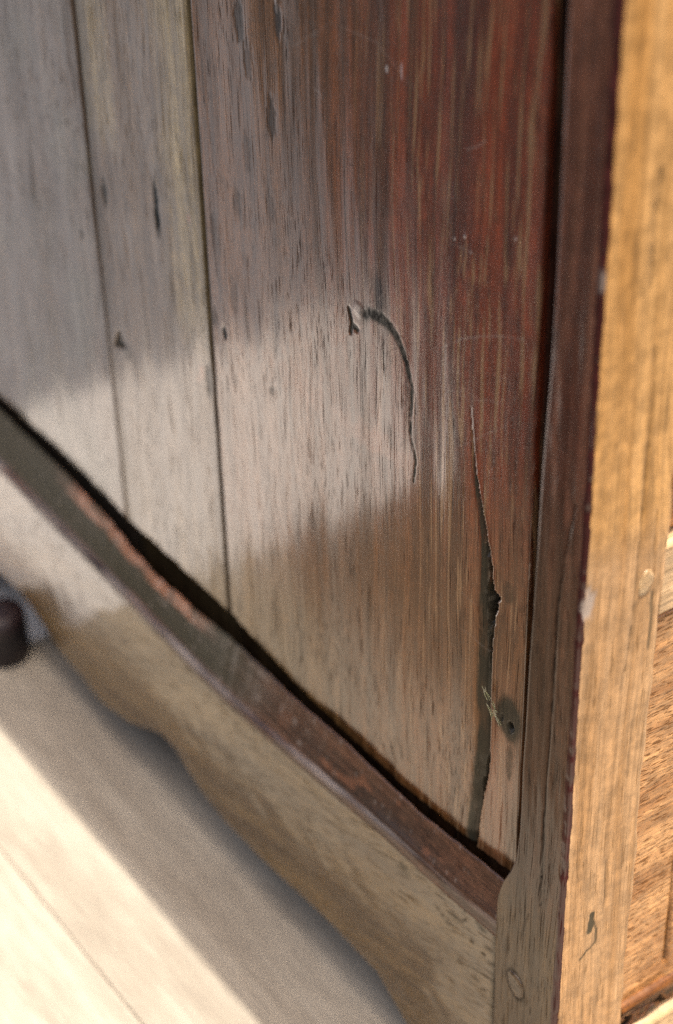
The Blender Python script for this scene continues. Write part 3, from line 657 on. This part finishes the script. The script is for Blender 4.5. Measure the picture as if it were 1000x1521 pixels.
peg((-.0002, .0345, .1816), 'x', .0040, .0062, M['peg_front'], -.2, .0007)['label'] = 'round wooden peg end in the pale front of the post'

# ------------------------------------------------------------------ front of the chest
def yz_board(name, y0, y1, z0, z1, x, mat, dy=.0010, dz=.0010, amp=.0003, seed=0, fn=None, back=.014, label=None, rnd=.0012):
    ys = np.concatenate([[y0], np.arange(y0, y1, dy), [y1, y1]]); zs = np.concatenate([[z0], np.arange(z0, z1, dz), [z1, z1]])
    Yg, Zg = np.meshgrid(ys, zs)
    Xg = x+amp*fnoise(Yg*30, Zg*90, seed)+amp*.4*fnoise(Yg*200, Zg*500, seed+1)
    ez = np.minimum(Zg-z0, z1-Zg); Xg -= rnd*(1-sstep(0, rnd, ez))
    at = {}
    if fn: Xg, at = fn(Xg, Yg, Zg)
    Xg[:, 0] = x-back; Xg[:, -1] = x-back; Xg[0, :] = x-back; Xg[-1, :] = x-back
    me = mesh_grid(name, np.stack([Xg, Yg, Zg], -1), at)
    o = put(name, me, mat, chest)
    if label: o['label'] = label
    return o
def fp(Xg, Yg, Zg):
    dark = np.zeros_like(Xg)
    d, _ = polyd(Yg, Zg, [(.0760, .05), (.0760, -.004), (.0765, -.0655)]); m = 1-sstep(.0004, .0011, d)
    Xg = Xg-m*.003; dark = np.maximum(dark, m*.8)
    sh = sstep(.076, .078, Yg)*.0012; Xg = Xg+sh
    return Xg, dict(dark=dark)
yz_board('front_panel', .040, .30, -.078, .154, -.006, M['front'], seed=101, fn=fp, label='recessed front panel of horizontal-grained orange oak')
yz_board('front_rail', .0475, .30, .1565, .192, -.0035, M['front_rail'], seed=103, dz=.001, label='cross rail above the front panel')
yz_board('front_panel', .040, .30, .194, .50, -.009, M['front_dark'], seed=104, label='upper front panel, dark amber')
# bead along the bottom of the panel
ys = np.arange(.0460, .30, .001); rows = []
for k in range(11):
    a = k/10*math.pi; rr = .0045
    rows.append(np.stack([-.006+rr*np.sin(a)+.0003*fnoise(ys*200, ys*0+k, 110), ys, -.0800+.0045*np.cos(a)+.0004*fnoise(ys*120, ys*0, 111)], -1))
put('bead_moulding', mesh_grid('bead_moulding', np.array(rows), flip=True), M['front_dark'], chest)
# crumbled strip under the bead
def crumb(Xg, Yg, Zg):
    n = fnoise(Yg*240, Zg*330, 120, 4); Xg = Xg+.0028*n-.001
    return Xg, dict(dark=sstep(.0, -.22, n)*.95, grime=sstep(.05, .3, n)*.6, raw=sstep(-.1, .1, n)*.3)
yz_board('broken_strip', .0455, .30, -.0965, -.0838, -.0045, M['front_dark'], dy=.0007, dz=.0006, fn=crumb, label='crumbling dark strip under the bead', rnd=.0003)
yz_board('front_rail', .0468, .30, GZ+.05, -.0978, -.0005, M['front_rail'], seed=105, label='lower front rail, pale oak')

# ------------------------------------------------------------------ hidden body that closes the chest
put('lid', box_mesh('lid', (-.70, -.010, .5205), (.008, .42, .545)), M['stile'], chest)
put('bottom_board', box_mesh('bottom_board', (-.66, .034, -.06), (-.027, .40, -.045), 0), M['dark_inside'], chest)
put('back_board', box_mesh('back_board', (-.66, .385, -.17), (-.001, .40, .52), 0), M['dark_inside'], chest)
put('end_board', box_mesh('end_board', (-.70, .000, GZ+.001), (-.6605, .40, .52), 0), M['stile'], chest)
put('panel_backing', box_mesh('panel_backing', (-.66, .0265, -.042), (-.027, .033, .52), 0), M['dark_inside'], chest)

# ------------------------------------------------------------------ straw and lichen caught in the split
lich = [((-.0700, .0105, .0960), (-.0675, .0125, .0885)), ((-.0672, .0105, .0880), (-.0655, .0128, .0810)), ((-.0640, .0108, .0905), (-.0628, .0125, .0850)),
        ((-.0628, .0110, .0870), (-.0603, .0125, .0790)), ((-.0655, .0108, .0855), (-.0665, .0130, .0785))]
bm = bmesh.new(); random.seed(4)
for a, b in lich:
    for rep in range(3):
        A = Vector(a)+Vector([random.uniform(-.0006, .0006) for _ in range(3)]); B = Vector(b)+Vector([random.uniform(-.0008, .0008) for _ in range(3)])
        prev = None
        for k in range(6):
            t = k/5; p = A.lerp(B, t)+Vector((math.sin(t*7+rep)*.0004, 0, math.cos(t*5+rep*2)*.0003)); r = .00030*(1-.6*abs(t-.5)*2)
            ring = [bm.verts.new(p+Vector((math.cos(q*2*math.pi/5)*r, math.sin(q*2*math.pi/5)*r, 0))) for q in range(5)]
            if prev:
                for q in range(5): bm.faces.new((prev[q], prev[(q+1) % 5], ring[(q+1) % 5], ring[q]))
            prev = ring
me = bpy.data.meshes.new('straw_wisp'); bm.to_mesh(me); bm.free()
o = put('straw_wisp', me, M['lichen']); tag(o, 'tiny wisp of pale yellow-green straw caught in the split of the chest side', 'straw')

# ------------------------------------------------------------------ dark foot at the far left
bm = bmesh.new(); segs = 48
cxf, cyf = -.566, -.013
prof = [(.0001, GZ+.0003), (.0165, GZ+.0003), (.0180, GZ+.0020), (.0185, GZ+.010), (.0187, GZ+.032), (.0184, GZ+.040), (.0170, GZ+.0450), (.0140, GZ+.0470), (.0050, GZ+.0478), (.0001, GZ+.048)]
prof = [(r, GZ+(z-GZ)*.84) for r, z in prof]
prev = None
for r, z in prof:
    ring = [bm.verts.new((cxf+math.cos(k/segs*2*math.pi)*r, cyf+math.sin(k/segs*2*math.pi)*r, z)) for k in range(segs)]
    if prev:
        for k in range(segs):
            f = bm.faces.new((prev[k], prev[(k+1) % segs], ring[(k+1) % segs], ring[k])); f.smooth = True
    prev = ring
bmesh.ops.remove_doubles(bm, verts=bm.verts[:], dist=.0002); bmesh.ops.recalc_face_normals(bm, faces=bm.faces[:])
me = bpy.data.meshes.new('foot'); bm.to_mesh(me); bm.free()
o = put('foot', me, M['foot'], chest); o['label'] = 'dark glossy round wooden foot at the far end'

# ------------------------------------------------------------------ floor and surroundings
def slab(name, poly, z0, z1, mat):
    bm = bmesh.new(); vs = [bm.verts.new((x, y, z1)) for x, y in poly]; f = bm.faces.new(vs)
    if f.normal.z < 0: f.normal_flip()
    r = bmesh.ops.extrude_face_region(bm, geom=[f]); 
    for v in r['geom']:
        if isinstance(v, bmesh.types.BMVert): v.co.z = z0
    bmesh.ops.recalc_face_normals(bm, faces=bm.faces[:])
    me = bpy.data.meshes.new(name); bm.to_mesh(me); bm.free()
    o = put(name, me, mat); o['kind'] = 'structure'; return o
slab('ground', [(-60, -60), (60, -60), (60, 60), (-60, 60)], GZ-.30, GZ-.012, M['earth'])
floor = slab('floor', [(-.5675, -.1855), (.45, -.1855), (.45, 2.2), (-.5675, 2.2)], GZ-.011, GZ-.004, M['floor'])
fy = [-.1855, -.105, .08, .27, .46, .65, .84, 1.03, 1.22, 1.41, 1.60, 1.79, 2.0, 2.2]
for a, b in zip(fy[:-1], fy[1:]):
    me = box_mesh('floor_board', (-.5675, a+.0003, GZ-.0035), (.45, b-.0003, GZ), .0005)
    o = put('floor_board', me, M['floor'], floor)
me = box_mesh('floor_board', (.021, -.40, GZ-.011), (.45, -.1865, GZ), .0008); put('floor_board', me, M['floor'], floor)
slab('path', [(-.5675, -.40), (.0195, -.40), (.0195, -.1870), (-.5675, -.1870)], GZ-.011, GZ-.002, M['brown_path'])  # unseen patch, added to darken what the side varnish reflects
slab('paving', [(-3.6, -1.7), (-2.0, -1.00), (-.871, -.52), (-.871, 2.2), (-3.6, 2.2)], GZ-.011, GZ-.004, M['paving'])
o = slab('white_board', [(-.870, -.50), (-.5685, -.345), (-.5685, 1.2), (-.870, 1.2)], GZ-.011, GZ, M['white'])
